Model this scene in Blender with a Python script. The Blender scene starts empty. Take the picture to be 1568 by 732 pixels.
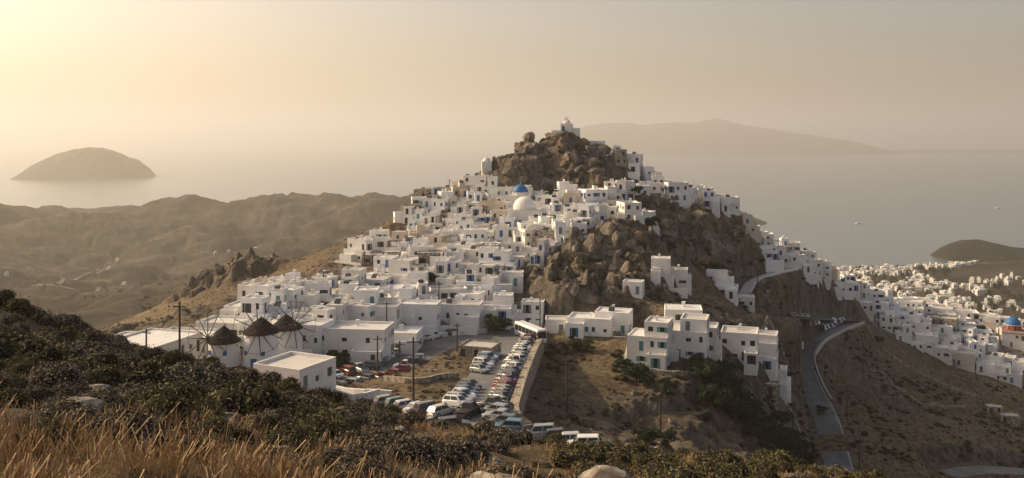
import bpy, bmesh, math, random, time
import numpy as np
from mathutils import Vector, Matrix
T0=time.time()
random.seed(7); rng=np.random.default_rng(7)
F=1358.0; EYE=230.0
scene=bpy.context.scene
def S(b,pix_y,D):  # image pixel column, pixel row, estimated depth -> world x,y,z (metres)
    return ((b-784)*D/F, D, EYE-(pix_y-215)*D/F)
def XY(b,D): return ((b-784)*D/F, D)  # image pixel column at an estimated depth -> world x,y
# ------------------------------------------------------------------ noise
def _h(ix,iy,seed):
    h=(ix*374761393+iy*668265263+seed*144269504).astype(np.int64)
    h=(h^(h>>13))*1274126177; h=h^(h>>16)
    return (h&0xffffff)/float(0xffffff)
def vn(x,y,seed=0):
    ix=np.floor(x).astype(np.int64); iy=np.floor(y).astype(np.int64)
    fx=x-ix; fy=y-iy; fx=fx*fx*(3-2*fx); fy=fy*fy*(3-2*fy)
    a=_h(ix,iy,seed);b=_h(ix+1,iy,seed);c=_h(ix,iy+1,seed);d=_h(ix+1,iy+1,seed)
    return (a*(1-fx)+b*fx)*(1-fy)+(c*(1-fx)+d*fx)*fy
def fbm(x,y,o=4,seed=0):
    s=0;a=.5
    for i in range(o): s=s+a*(vn(x,y,seed+i)-.5)*2; x,y=x*1.63-y*1.21+17,x*1.21+y*1.63+9;a*=.5
    return s
def ridged(x,y,o=4,seed=0):
    s=0;a=.5
    for i in range(o): s=s+a*(1-abs(2*vn(x,y,seed+i)-1)); x,y=x*1.68-y*1.25+7,x*1.25+y*1.68+3;a*=.5
    return s
# ------------------------------------------------------------------ terrain control points: image column, image row, estimated depth
st=[(0,480,32),(150,524,34),(250,564,36),(350,580,42),(450,596,48),(540,634,50),(620,682,50),(700,716,48),(800,734,45),(950,728,42),(1100,724,40),(1250,726,36),(1340,742,34),(1450,800,34),(1568,850,34),
(-300,430,30),(-300,600,12),(0,560,16),(200,615,18),(400,665,22),(600,728,22),(0,670,9),(400,730,10),(0,770,6),(400,800,6),(784,830,8),(784,775,20),(1200,850,8),(1200,775,20),(1568,880,12),(-600,500,60),
(620,704,75),(350,600,80),(150,590,80),(900,752,75),(1100,785,80),(1300,815,90),(1568,860,100),(460,610,90),(-100,560,100),
(340,562,148),(400,562,148),(450,590,126),(500,598,124),(230,550,150),(150,560,155),(50,580,170),(-150,600,170),(280,520,185),(200,520,200),
(640,640,112),(740,665,100),(700,655,107),(868,700,92),(740,622,125),(768,565,160),(800,512,207),(560,580,165),(500,570,172),(560,545,190),(660,540,172),(650,575,150),(600,610,135),(560,610,140),
(860,560,190),(830,648,140),(820,600,160),(900,605,172),(1000,650,165),(870,700,115),(1000,705,135),(1100,700,155),(1200,690,195),(1150,650,195),(1100,618,186),(1060,592,180),(1000,590,178),(1000,558,188),(1045,560,187),(1095,558,192),(1140,560,210),(1175,566,216),(960,530,195),(930,515,203),(850,500,210),
(1060,530,198),(1200,760,150),(1400,810,180),(1568,810,200),
(760,482,215),(650,475,214),(600,485,203),(500,502,192),(400,505,180),(380,472,203),(310,500,190),
(300,478,232),(310,430,296),(345,404,300),(385,396,298),(405,412,296),(345,470,272),(345,500,345),(400,490,350),(425,425,285),(440,409,288),(500,386,290),(560,356,300),(645,314,312),(700,292,322),(745,258,330),(770,240,333),(800,226,336),(835,213,338),(868,209,340),(900,226,336),(960,252,331),(1000,290,327),(1060,312,322),(1118,316,322),(1150,365,322),(1175,388,330),(1250,415,338),(1300,438,350),
(700,440,232),(700,402,257),(700,362,282),(700,325,306),(600,430,235),(600,395,262),(500,440,228),(500,410,255),(430,445,235),(800,450,226),(800,400,252),(800,350,280),(800,312,306),(860,302,310),(850,280,320),(800,280,318),(900,270,320),
(860,465,214),(830,440,228),(868,388,246),(940,348,258),(985,346,268),(905,462,217),(980,452,228),(1000,400,250),(1015,425,246),(1030,345,292),(950,310,290),(1050,480,216),(1010,465,222),(1062,322,308),(1118,320,312),(1050,400,278),(1110,415,282),(1150,398,298),(1100,435,266),(1120,470,250),(1180,500,243),(1180,440,292),(1200,418,305),(1212,476,286),(1250,474,318),(1300,496,326),(1226,545,283),(1245,600,268),(1270,650,254),(1280,695,242),(1290,760,218),(1200,600,240),(1180,560,232),(1225,700,212),(1218,640,235),(1195,530,246),
(1340,505,350),(1400,532,342),(1350,465,385),(1450,495,385),(1450,560,342),(1560,515,390),(1560,530,372),(1560,588,335),(1700,600,340),(1700,520,400),(1350,600,285),(1350,560,312),(1450,650,272),(1400,725,240),(1500,705,260),(1568,645,300),(1700,700,300),
(1300,470,450),(1500,530,500),(1700,560,500),
(200,492,600),(0,500,600),(-200,500,600),(150,472,900),(100,440,1200),(300,430,1200),(0,420,1100),(0,375,1500),(-300,380,1500),(100,402,1500),(50,336,1800),(-300,330,1900),(155,348,2000),(200,338,2100),(250,382,1600),(280,312,2200),(400,330,2000),(500,372,1500),(400,301,2300),(500,303,2300),(640,306,2300),(560,420,900),(420,440,800),(760,345,2200),(30,470,750),(-200,520,350),(50,540,300),
(1300,470,1190),(1400,462,1240),(1500,466,1200),(1300,424,1480),(1400,412,1560),(1480,405,1580),(1500,430,1400),(1568,412,1420),(1568,440,1250),(1700,400,1450),(1700,470,1150),(1900,470,1150),(1440,440,1330)]
P=[S(*s) for s in st]
P+=[(0,400,165),(60,420,160),(120,430,150),(-80,390,155),(-150,380,150),(-220,340,150),(40,600,60),(150,620,80),(-150,560,90),(250,700,60),(0,900,-12),(200,1000,-10),(-100,1300,-15),(430,1000,20)]
for b in (-900,-300,200,700,1200,1600,2300): P+=[(*XY(b,3300),-40),(*XY(b,6500),-60)]
for b,D in ((800,1600),(1000,1400),(1200,1500),(1250,1150),(1150,1050),(1300,1900),(1450,2000),(1600,2000),(1900,2200),(1000,2200)): P.append((*XY(b,D),-25))
for b in (-900,2400): P+=[(*XY(b,30),215),(*XY(b,100),195),(*XY(b,300),140),(*XY(b,1000),40)]
P+=[(0,-14,228.6),(-12,-10,229),(12,-10,227),(0,0,228.3),(-3,0,228.4),(3,0,228.1),(0,4,227.2)]
P=np.array(P); 
def warp(x,y):
    w=np.maximum(y,-18)+25; return x/w, np.log(w)
pu,pv=warp(P[:,0],P[:,1]); n=len(P)
A=np.zeros((n+3,n+3)); A[:n,:n]=np.hypot(pu[:,None]-pu,pv[:,None]-pv)-np.eye(n)*0.001
Q=np.stack([np.ones(n),pu,pv],1); A[:n,n:]=Q; A[n:,:n]=Q.T
W=np.linalg.solve(A,np.concatenate([P[:,2],[0,0,0]]))
def base(x,y):
    out=np.empty(len(x)); u,v=warp(x,y)
    for i in range(0,len(x),40000):
        a=u[i:i+40000];b=v[i:i+40000]
        K=np.sqrt((a[:,None]-pu)**2+(b[:,None]-pv)**2)
        out[i:i+40000]=K@W[:n]+W[n]+a*W[n+1]+b*W[n+2]
    return out
# crag zones: image pixel column,estimated depth,radius,amp
crags=[(835,335,22,5),(800,330,18,4),(770,330,14,3),(880,322,20,5),(930,318,14,4),(345,300,16,5),(380,297,15,4),(310,300,12,3),
(845,224,14,4),(865,232,14,5),(895,232,17,6),(925,238,18,6),(955,242,18,6),(985,248,18,5),(1070,290,20,7),(1105,292,22,7),(1135,302,20,6),(1040,288,14,5),
(1205,296,14,4),(1235,322,12,3),(1150,232,12,2),(1190,240,13,2),(1100,160,22,2),(1180,182,20,2.5),(1000,296,12,4),(960,322,10,3),(280,225,30,2.5),(1340,298,25,2),(930,150,20,1.5),(470,240,25,1.5),(560,285,18,2),(1010,262,10,3)]
def crag(x,y):
    r=np.zeros(len(x)); a=np.zeros(len(x))
    wx=x+5*fbm(x/9,y/9,2,5); wy=y+5*fbm(x/9,y/9,2,8)
    for b,D,R,am in crags:
        cx,cy=XY(b,D); d=np.hypot(wx-cx,wy-cy)/R
        m=np.clip(1.35-d*d*1.1,0,1); m=m*m*(3-2*m)
        r=np.maximum(r,m); a=np.maximum(a,m*am)
    return r,a
# ------------------------------------------------------------------ roads
def catmull(pts,step):
    p=[np.array(q,float) for q in pts]; p=[2*p[0]-p[1]]+p+[2*p[-1]-p[-2]]; out=[]
    for i in range(1,len(p)-2):
        k=max(1,int(np.linalg.norm(p[i+1]-p[i])/step))
        for j in range(k):
            t=j/k
            out.append(.5*((2*p[i])+(-p[i-1]+p[i+1])*t+(2*p[i-1]-5*p[i]+4*p[i+1]-p[i+2])*t*t+(-p[i-1]+3*p[i]-3*p[i+1]+p[i+2])*t**3))
    out.append(p[-2]); return np.array(out)
roads={
 'main_road':([S(930,722,84),S(868,700,92),S(800,680,98),S(745,660,106),S(728,636,117),S(742,606,136),S(764,565,161),S(784,532,187),S(800,512,206),S(806,500,216)],4.6,'asphalt'),
 'car_park':([S(560,628,120),S(610,640,114),S(660,648,110),S(728,650,108)],5.5,'asphalt'),
 'lower_car_park':([S(505,590,158),S(540,580,164),S(585,570,170),S(620,548,184),S(680,524,198),S(740,514,204),S(800,512,206)],5.5,'asphalt'),
 'village_road':([S(800,510,208),S(850,507,209),S(930,508,208),S(975,506,214)],3.4,'asphalt'),
 'winding_road':([S(1195,486,262),S(1240,488,303),S(1278,489,325),S(1304,490,335),S(1306,494,330),S(1282,503,312),S(1245,522,292),S(1228,548,283),S(1238,585,272),S(1256,620,262),S(1270,655,252),S(1280,695,242),S(1296,760,222)],3.7,'asphalt'),
 'village_track':([S(1140,450,282),S(1152,432,295),S(1180,420,304),S(1215,412,318)],1.8,'concrete'),
 'lower_road':([S(1450,726,250),S(1500,720,256),S(1568,722,262),S(1640,730,270)],3.4,'asphalt'),
 'dirt_road':([S(60,452,1000),S(110,432,1200),S(160,420,1280),S(150,400,1420),S(165,385,1500),S(180,372,1600),S(165,362,1650)],2.8,'dirt'),
 'valley_track':([S(200,430,1150),S(120,436,1130),S(40,440,1100)],2.4,'dirt')}
RC={k:catmull(v[0],6 if v[2]!='dirt' else 30) for k,v in roads.items()}
def near_road(x,y,c):
    d=np.full(len(x),1e9); z=np.zeros(len(x))
    for i in range(len(c)-1):
        ax,ay,az=c[i];bx,by,bz=c[i+1]; dx,dy=bx-ax,by-ay
        t=np.clip(((x-ax)*dx+(y-ay)*dy)/(dx*dx+dy*dy+1e-9),0,1)
        q=np.hypot(x-ax-dx*t,y-ay-dy*t); m=q<d
        d[m]=q[m]; z[m]=(az+(bz-az)*t)[m]
    return d,z
def H(x,y,full=False):
    x=np.atleast_1d(np.asarray(x,float)); y=np.atleast_1d(np.asarray(y,float))
    z=base(x,y); r,a=crag(x,y)
    near=np.clip((70-y)/30,0,1); far=np.clip((y-450)/600,0,1)
    z=z+a*(ridged(x/12,y/12,5,3)-.6)*2.3 + a*.4*fbm(x/3.1,y/3.1,4,9)
    stp=4.2; zz=z+1.6*fbm(x/8,y/8,3,33); q=zz/stp; fr=q-np.floor(q); st2=(np.floor(q)+np.clip((fr-.55)/.45,0,1)**.8)*stp+.25*stp
    z=z+(st2-zz)*np.clip(r*1.2-.15,0,1)*.75
    mid=np.clip((y-100)/60,0,1)*(1-far)
    z=z+.45*fbm(x/7,y/7,4,2)*(1-far)+mid*1.1*(ridged(x/16,y/16,4,51)-.6)+near*.25*fbm(x/1.6,y/1.6,3,6)
    fa=far*np.clip((z-2)/30,0,1)*np.clip((900-x)/300,0,1)
    z=z+fa*(26*fbm(x/330,y/330,5,11)-80*(ridged(x/300,y/420,6,14)-.62)-26*(ridged(x/110,y/130,5,24)-.6))
    for k,(pts_,hw,kind) in roads.items():
        if k=='main_road': rd=np.full(len(x),1e9)
        c=RC[k]; m0=hw+ (6 if kind!='dirt' else 10)
        s=np.where((x>c[:,0].min()-m0)&(x<c[:,0].max()+m0)&(y>c[:,1].min()-m0)&(y<c[:,1].max()+m0))[0]
        if len(s)==0: continue
        d,zz=near_road(x[s],y[s],c)
        if kind=='dirt': rd[s]=np.minimum(rd[s],d-hw); continue
        w=np.clip((hw+5-d)/4.0,0,1) if k!='main_road' else np.clip((hw+1.3-d)/.9,0,1)
        w=w*w*(3-2*w)
        z[s]=z[s]*(1-w)+(zz-.08)*w; rd[s]=np.minimum(rd[s],d-hw)
    return (z,r,rd) if full else z
def G(x,y): return float(H([x],[y])[0])
def inpoly(x,y,poly):
    c=np.zeros(len(x),bool); m=len(poly)
    for i in range(m):
        x1,y1=poly[i];x2,y2=poly[(i+1)%m]
        k=((y1>y)!=(y2>y))&(x<(x2-x1)*(y-y1)/(y2-y1+1e-12)+x1); c^=k
    return c
townA=[XY(*q) for q in [(370,186),(470,178),(505,192),(600,200),(640,206),(760,212),(828,217),(826,236),(862,250),(905,262),(985,273),(1015,290),(1045,306),(1120,312),(1116,324),(1000,333),(960,338),(905,344),(893,335),(925,322),(890,300),(850,306),(770,314),(700,324),(652,316),(600,296),(560,280),(520,258),(440,232),(380,212)]]
townB=[XY(*q) for q in [(1128,318),(1150,306),(1215,325),(1262,338),(1262,355),(1180,342)]]
townC=[XY(*q) for q in [(1272,348),(1335,352),(1395,345),(1480,342),(1568,335),(1690,342),(1700,410),(1568,425),(1450,425),(1380,415),(1272,388)]]
harbour=[XY(*q) for q in ((1278,1560),(1278,1180),(1420,1160),(1620,1120),(1620,1250),(1480,1290),(1430,1380),(1470,1530),(1500,1590),(1380,1620))]
# ------------------------------------------------------------------ materials
def mat(name,col,rough=.85,spec=.3,metal=0):
    m=bpy.data.materials.new(name); m.use_nodes=True; nt=m.node_tree; b=nt.nodes['Principled BSDF']
    b.inputs['Base Color'].default_value=(*col,1); b.inputs['Roughness'].default_value=rough
    b.inputs['Specular IOR Level'].default_value=spec; b.inputs['Metallic'].default_value=metal
    return m
class NT:
    def __init__(s,m): s.t=m.node_tree; s.b=s.t.nodes['Principled BSDF']
    def n(s,ty): return s.t.nodes.new(ty)
    def l(s,a,b): s.t.links.new(a,b)
    def coord(s): return s.t.nodes.new('ShaderNodeTexCoord').outputs['Object']
    def noise(s,sc,det=4,vec=None,rough=.6):
        q=s.n('ShaderNodeTexNoise'); q.inputs['Scale'].default_value=sc; q.inputs['Detail'].default_value=det; q.inputs['Roughness'].default_value=rough
        s.l(vec if vec else s.coord(),q.inputs['Vector']); return q.outputs['Fac']
    def ramp(s,fac,stops):
        r=s.n('ShaderNodeValToRGB'); e=r.color_ramp.elements
        while len(e)<len(stops): e.new(.5)
        for i,(p,c) in enumerate(stops): e[i].position=p; e[i].color=(*c,1) if len(c)==3 else c
        s.l(fac,r.inputs[0]); return r.outputs[0]
    def mix(s,f,a,b,mode='MIX'):
        q=s.n('ShaderNodeMix'); q.data_type='RGBA'; q.blend_type=mode
        for v,i in ((f,0),(a,6),(b,7)):
            if hasattr(v,'is_linked'): s.l(v,q.inputs[i])
            elif i==0: q.inputs[0].default_value=v
            else: q.inputs[i].default_value=(*v,1)
        return q.outputs[2]
    def math(s,op,a,b=0.0,clamp=False):
        q=s.n('ShaderNodeMath'); q.operation=op; q.use_clamp=clamp
        for v,i in ((a,0),(b,1)):
            if hasattr(v,'is_linked'): s.l(v,q.inputs[i])
            else: q.inputs[i].default_value=v
        return q.outputs[0]
    def bump(s,h,st=.5,dist=.1):
        q=s.n('ShaderNodeBump'); q.inputs['Strength'].default_value=st; q.inputs['Distance'].default_value=dist
        s.l(h,q.inputs['Height']); s.l(q.outputs[0],s.b.inputs['Normal'])
    def col(s,c): s.l(c,s.b.inputs['Base Color'])
    def attr(t,name):
        a=t.n('ShaderNodeAttribute'); a.attribute_name=name; return a.outputs['Fac']
def rock_col(t):
    mp=t.n('ShaderNodeMapping'); mp.inputs['Scale'].default_value=(1,1,.4); t.l(t.coord(),mp.inputs[0])
    rk=t.noise(.4,10,mp.outputs[0],.8)
    rc=t.ramp(rk,[(.34,(.028,.024,.021)),(.43,(.105,.09,.074)),(.52,(.21,.178,.145)),(.68,(.38,.335,.28))])
    rc=t.mix(t.ramp(t.noise(.05,4),[(.42,(0,0,0)),(.62,(.55,.55,.55))]),rc,t.mix(.6,rc,(.27,.17,.085)))
    return rk,rc
def ground_mat():
    m=mat('hillside_earth',(.25,.18,.1),.95,.1); t=NT(m)
    big=t.noise(.03,5); med=t.noise(.35,6); fine=t.noise(2.5,5)
    c=t.ramp(big,[(.3,(.13,.095,.062)),(.5,(.23,.168,.105)),(.7,(.33,.245,.15))])
    c=t.mix(t.math('MULTIPLY',t.ramp(med,[(.45,(0,0,0)),(.6,(1,1,1))]),.5),c,(.35,.285,.21))
    sc=t.ramp(t.noise(.9,5,rough=.7),[(.5,(0,0,0)),(.57,(1,1,1))])
    c=t.mix(t.math('MULTIPLY',sc,.75),c,(.065,.058,.038))
    # distant scrub-covered country: darker, patchy
    fp=t.ramp(t.noise(.012,9,rough=.8),[(.38,(.014,.013,.011)),(.49,(.036,.030,.023)),(.58,(.068,.056,.041)),(.70,(.20,.165,.125))])
    fv=t.n('ShaderNodeTexVoronoi'); fv.feature='DISTANCE_TO_EDGE'; fv.inputs['Scale'].default_value=.014; t.l(t.coord(),fv.inputs['Vector'])
    fp=t.mix(t.ramp(fv.outputs['Distance'],[(.0,(.35,.35,.35)),(.04,(0,0,0))]),fp,(.17,.14,.11))
    c=t.mix(t.math('MULTIPLY',t.attr('far'),.96),c,fp)
    rk,rc=rock_col(t)
    geo=t.n('ShaderNodeNewGeometry'); sx=t.n('ShaderNodeSeparateXYZ'); t.l(geo.outputs['Normal'],sx.inputs[0])
    steep=t.math('MULTIPLY',t.ramp(sx.outputs[2],[(.62,(1,1,1)),(.84,(0,0,0))]),t.math('SUBTRACT',1.0,t.math('MULTIPLY',t.attr('far'),.8)))
    rm=t.math('MAXIMUM',t.math('MULTIPLY',t.attr('rock'),t.ramp(t.noise(.3,4),[(.3,(.5,.5,.5)),(.5,(1,1,1))])),steep)
    c=t.mix(rm,c,rc)
    tw=t.math('MULTIPLY',t.attr('town'),t.ramp(med,[(.35,(.5,.5,.5)),(.6,(1,1,1))]))
    c=t.mix(tw,c,t.ramp(fine,[(.3,(.28,.25,.21)),(.7,(.48,.45,.41))]))
    c=t.mix(.35,c,t.ramp(fine,[(.25,(.25,.25,.25)),(.75,(.8,.8,.8))]),'OVERLAY')
    t.col(c)
    hh=t.math('ADD',t.math('MULTIPLY',rk,3.0),t.math('MULTIPLY',fine,.3))
    t.bump(hh,.9,1.0); return m
M={}
M['ground']=ground_mat()
m=mat('cliff_rock',(.2,.17,.14),.95,.1); t=NT(m); rk,rc=rock_col(t); t.col(rc); t.bump(rk,.9,1.0); M['cliff']=m
def wallmat(name,cols,stain=.25):
    m=mat(name,cols[0],.9,.15); t=NT(m); oi=t.n('ShaderNodeObjectInfo')
    k=len(cols); c=t.ramp(oi.outputs['Random'],[(i/(k-1) if k>1 else 0,q) for i,q in enumerate(cols)])
    st_=t.ramp(t.noise(.55,6,rough=.7),[(.42,(1,1,1)),(.75,(.62,.58,.52))])
    c=t.mix(stain,c,st_,'MULTIPLY'); t.col(c); t.bump(t.noise(3,4),.25,.05); return m
M['white']=wallmat('whitewashed_plaster',[(.82,.81,.80),(.86,.85,.84),(.76,.73,.69),(.85,.84,.82),(.68,.65,.60)],.35)
M['roof']=wallmat('cement_roof',[(.62,.60,.58),(.7,.69,.67),(.5,.47,.44),(.74,.73,.72)],.6)
M['cream']=wallmat('cream_plaster',[(.66,.57,.44),(.6,.53,.44),(.68,.62,.52)],.4)
M['harbour']=wallmat('harbour_plaster',[(.6,.58,.54),(.66,.64,.6)],.5)
def stonemat(name,a,b,sc=1.6):
    m=mat(name,a,.95,.1); t=NT(m); v=t.n('ShaderNodeTexVoronoi'); v.inputs['Scale'].default_value=sc; t.l(t.coord(),v.inputs['Vector'])
    sp=t.n('ShaderNodeSeparateXYZ'); t.l(v.outputs['Color'],sp.inputs[0])
    c=t.ramp(sp.outputs[0],[(0,a),(1,b)]); d=t.ramp(v.outputs['Distance'],[(.3,(1,1,1)),(.75,(.35,.33,.3))])
    c=t.mix(.8,c,d,'MULTIPLY'); c=t.mix(.5,c,t.ramp(t.noise(.5,4),[(.3,(.5,.5,.5)),(.7,(1,1,1))]),'MULTIPLY'); t.col(c); t.bump(v.outputs['Distance'],-.6,.1); return m
M['stone']=stonemat('rubble_stone',(.38,.33,.26),(.58,.51,.42))
M['rock']=stonemat('weathered_rock',(.26,.22,.18),(.46,.41,.34),2.5)
M['glass']=mat('window_glass',(.03,.035,.04),.15,.5)
PAINT=[mat('blue_painted_wood',(.05,.13,.32),.6),mat('brown_painted_wood',(.12,.06,.03),.7),mat('grey_painted_wood',(.2,.22,.24),.7),mat('teal_painted_wood',(.08,.25,.28),.6),mat('dark_painted_wood',(.035,.035,.04),.6)]
M['blue_dome']=mat('blue_dome_paint',(.03,.14,.36),.55)
M['wood']=mat('weathered_pole_wood',(.08,.055,.045),.9)
M['metal']=mat('galvanised_metal',(.35,.35,.35),.5,.4,.6)
def simple(name,st_,sc,rough=.9,b=.3,bd=.05):
    m=mat(name,st_[0][1],rough,.2); t=NT(m); t.col(t.ramp(t.noise(sc,6),st_)); t.bump(t.noise(sc*3,4),b,bd); return m
M['asphalt']=simple('worn_asphalt',[(.3,(.11,.11,.115)),(.55,(.17,.168,.17)),(.75,(.23,.225,.22))],.25)
M['concrete']=simple('pale_concrete',[(.3,(.38,.36,.34)),(.7,(.55,.52,.48))],.4)
M['dirt']=simple('pale_dirt',[(.3,(.17,.145,.11)),(.7,(.25,.21,.165))],.1)
M['thatch']=simple('dark_thatch',[(.3,(.010,.008,.008)),(.7,(.030,.024,.022))],3,.95,.8,.15)
M['line']=mat('road_paint',(.7,.7,.68),.8)
def leafmat(name,stops,rough=.8):
    m=mat(name,stops[0][1],rough,.15); t=NT(m); g=t.n('ShaderNodeNewGeometry')
    f=t.math('ADD',t.math('MULTIPLY',g.outputs['Random Per Island'],.4),t.math('MULTIPLY',t.noise(.8,3),.6)); t.col(t.ramp(f,stops)); return m
M['scrub']=leafmat('phrygana_scrub',[(.25,(.07,.056,.043)),(.42,(.125,.105,.08)),(.6,(.185,.155,.115)),(.8,(.28,.23,.165))])
M['greenscrub']=leafmat('green_scrub',[(.25,(.028,.034,.016)),(.5,(.06,.066,.03)),(.75,(.13,.12,.055))])
M['heath']=leafmat('olive_heath',[(.25,(.045,.042,.02)),(.5,(.10,.09,.04)),(.75,(.20,.165,.07))])
M['core']=mat('shrub_inner_shade',(.03,.024,.018),1,.05)  # near-black solid lobes behind the leaves: inner shade put into the colour
M['tree']=leafmat('tree_foliage',[(.25,(.012,.02,.01)),(.5,(.028,.042,.02)),(.8,(.065,.085,.04))])
M['straw']=leafmat('dry_grass',[(.2,(.20,.13,.07)),(.5,(.38,.26,.14)),(.8,(.56,.42,.25))])
M['bark']=mat('tree_bark',(.09,.065,.045),.95)
M['tyre']=mat('tyre_rubber',(.02,.02,.02),.9); M['hub']=mat('wheel_hub',(.35,.35,.36),.4,.5,.5)
M['lamp']=mat('headlamp',(.6,.6,.58),.2,.6); M['tail']=mat('tail_lamp',(.3,.02,.02),.3,.5)
mp_=mat('car_paint',(.5,.5,.5),.3,.5); t=NT(mp_); oi=t.n('ShaderNodeObjectInfo'); t.l(oi.outputs['Color'],t.b.inputs['Base Color']); t.b.inputs['Coat Weight'].default_value=.4; M['paint']=mp_
M['white_paint']=mat('white_vehicle_paint',(.75,.75,.74),.35,.5)
# ------------------------------------------------------------------ mesh helpers
def link(o): scene.collection.objects.link(o); return o
def npmesh(name,v,f,mats,mi=None,smooth=False,loc=(0,0,0)):
    me=bpy.data.meshes.new(name); v=np.asarray(v,np.float32); f=np.asarray(f,np.int32); k=f.shape[1]
    me.vertices.add(len(v)); me.vertices.foreach_set('co',v.ravel())
    me.loops.add(f.size); me.loops.foreach_set('vertex_index',f.ravel())
    me.polygons.add(len(f)); me.polygons.foreach_set('loop_start',np.arange(0,f.size,k,dtype=np.int32))
    me.polygons.foreach_set('loop_total',np.full(len(f),k,np.int32))
    if mi is not None: me.polygons.foreach_set('material_index',np.asarray(mi,np.int32))
    me.polygons.foreach_set('use_smooth',np.full(len(f),smooth))
    for m in mats: me.materials.append(m)
    me.update(calc_edges=True)
    o=bpy.data.objects.new(name,me); o.location=loc; return link(o)
def gridfaces(ny,nx):
    i=np.arange(ny-1)[:,None]*nx+np.arange(nx-1)[None]; i=i.ravel(); return np.stack([i,i+1,i+nx+1,i+nx],1)
class MB:
    def __init__(s): s.v=[];s.f=[];s.m=[];s.M=Matrix.Identity(4)
    def P(s,pts,m=0):
        n=len(s.v); s.v+=[tuple(s.M@Vector(p)) for p in pts]; s.f.append(tuple(range(n,n+len(pts)))); s.m.append(m)
    def box(s,x0,x1,y0,y1,z0,z1,m=0,top=None):
        t=m if top is None else top
        s.P([(x0,y0,z0),(x1,y0,z0),(x1,y0,z1),(x0,y0,z1)],m); s.P([(x1,y0,z0),(x1,y1,z0),(x1,y1,z1),(x1,y0,z1)],m)
        s.P([(x1,y1,z0),(x0,y1,z0),(x0,y1,z1),(x1,y1,z1)],m); s.P([(x0,y1,z0),(x0,y0,z0),(x0,y0,z1),(x0,y1,z1)],m)
        s.P([(x0,y0,z1),(x1,y0,z1),(x1,y1,z1),(x0,y1,z1)],t); s.P([(x0,y0,z0),(x0,y1,z0),(x1,y1,z0),(x1,y0,z0)],m)
    def tube(s,p,q,r0,r1,n=6,m=0,cap=True):
        p=Vector(p);q=Vector(q);d=(q-p).normalized(); a=d.orthogonal().normalized(); b=d.cross(a)
        c=[(math.cos(i*2*math.pi/n),math.sin(i*2*math.pi/n)) for i in range(n)]
        A=[p+(a*x+b*y)*r0 for x,y in c];B=[q+(a*x+b*y)*r1 for x,y in c]
        for i in range(n):
            j=(i+1)%n; s.P([A[i],A[j],B[j],B[i]],m)
        if cap: s.P(B,m); s.P(A[::-1],m)
    def rev(s,prof,n=20,m=0,cx=0,cy=0):
        for k in range(len(prof)-1):
            (r0,z0),(r1,z1)=prof[k],prof[k+1]
            for i in range(n):
                a=2*math.pi*i/n;b=2*math.pi*(i+1)/n
                pts=[(cx+r0*math.cos(a),cy+r0*math.sin(a),z0),(cx+r0*math.cos(b),cy+r0*math.sin(b),z0),(cx+r1*math.cos(b),cy+r1*math.sin(b),z1),(cx+r1*math.cos(a),cy+r1*math.sin(a),z1)]
                if r1<1e-4: pts=pts[:3]
                s.P(pts,m)
    def mesh(s,name,mats,smooth=False):
        me=bpy.data.meshes.new(name); me.from_pydata(s.v,[],s.f)
        for m in mats: me.materials.append(m)
        me.polygons.foreach_set('material_index',s.m)
        if smooth: me.polygons.foreach_set('use_smooth',[True]*len(s.f))
        me.update(); return me
    def obj(s,name,mats,loc=(0,0,0),rot=0,smooth=False):
        o=bpy.data.objects.new(name,s.mesh(name,mats,smooth)); o.location=loc; o.rotation_euler=(0,0,rot); return link(o)
def dome(r,z,k=6): return [(r*math.cos(i*math.pi/2/k),z+r*math.sin(i*math.pi/2/k)) if i<k else (0,z+r) for i in range(k+1)]
# ------------------------------------------------------------------ terrain sheet
yv=np.concatenate([np.linspace(-15,3,14)[:-1],np.exp(np.linspace(math.log(28),math.log(88),230))-25,
   np.exp(np.linspace(math.log(88),math.log(445),600)[1:])-25,np.exp(np.linspace(math.log(445),math.log(8000),340)[1:])-25])
uv=np.concatenate([np.linspace(-1.3,-.62,60)[:-1],np.linspace(-.62,.62,640),np.linspace(.62,1.3,60)[1:]])
YY,UU=np.meshgrid(yv,uv,indexing='ij'); XX=UU*(YY+25)
xs=XX.ravel(); ys=YY.ravel(); zs,rk,rd=H(xs,ys,True)
ter=npmesh('hillside_terrain',np.stack([xs,ys,zs],1),gridfaces(len(yv),len(uv)),[M['ground']],smooth=True)
tw=(inpoly(xs,ys,townA)|inpoly(xs,ys,townB)|inpoly(xs,ys,townC)).astype(float)*(1-np.clip(rk*1.5,0,1))
for nm,a in (('rock',rk),('town',tw),('far',np.clip((ys-350)/250,0,1))):
    at=ter.data.attributes.new(nm,'FLOAT','POINT'); at.data.foreach_set('value',a.astype(np.float32))
print('terrain',time.time()-T0)
# sea
ws=mat('sea_water',(.10,.13,.15),.22,.5); t=NT(ws); mp=t.n('ShaderNodeMapping'); mp.inputs['Scale'].default_value=(1,2.2,1); t.l(t.coord(),mp.inputs[0])
t.bump(t.noise(.06,5,mp.outputs[0]),.5,1.2)
mb=MB(); mb.P([(-44000,300,0),(44000,300,0),(44000,44000,0),(-44000,44000,0)]); mb.obj('sea',[ws])
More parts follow.
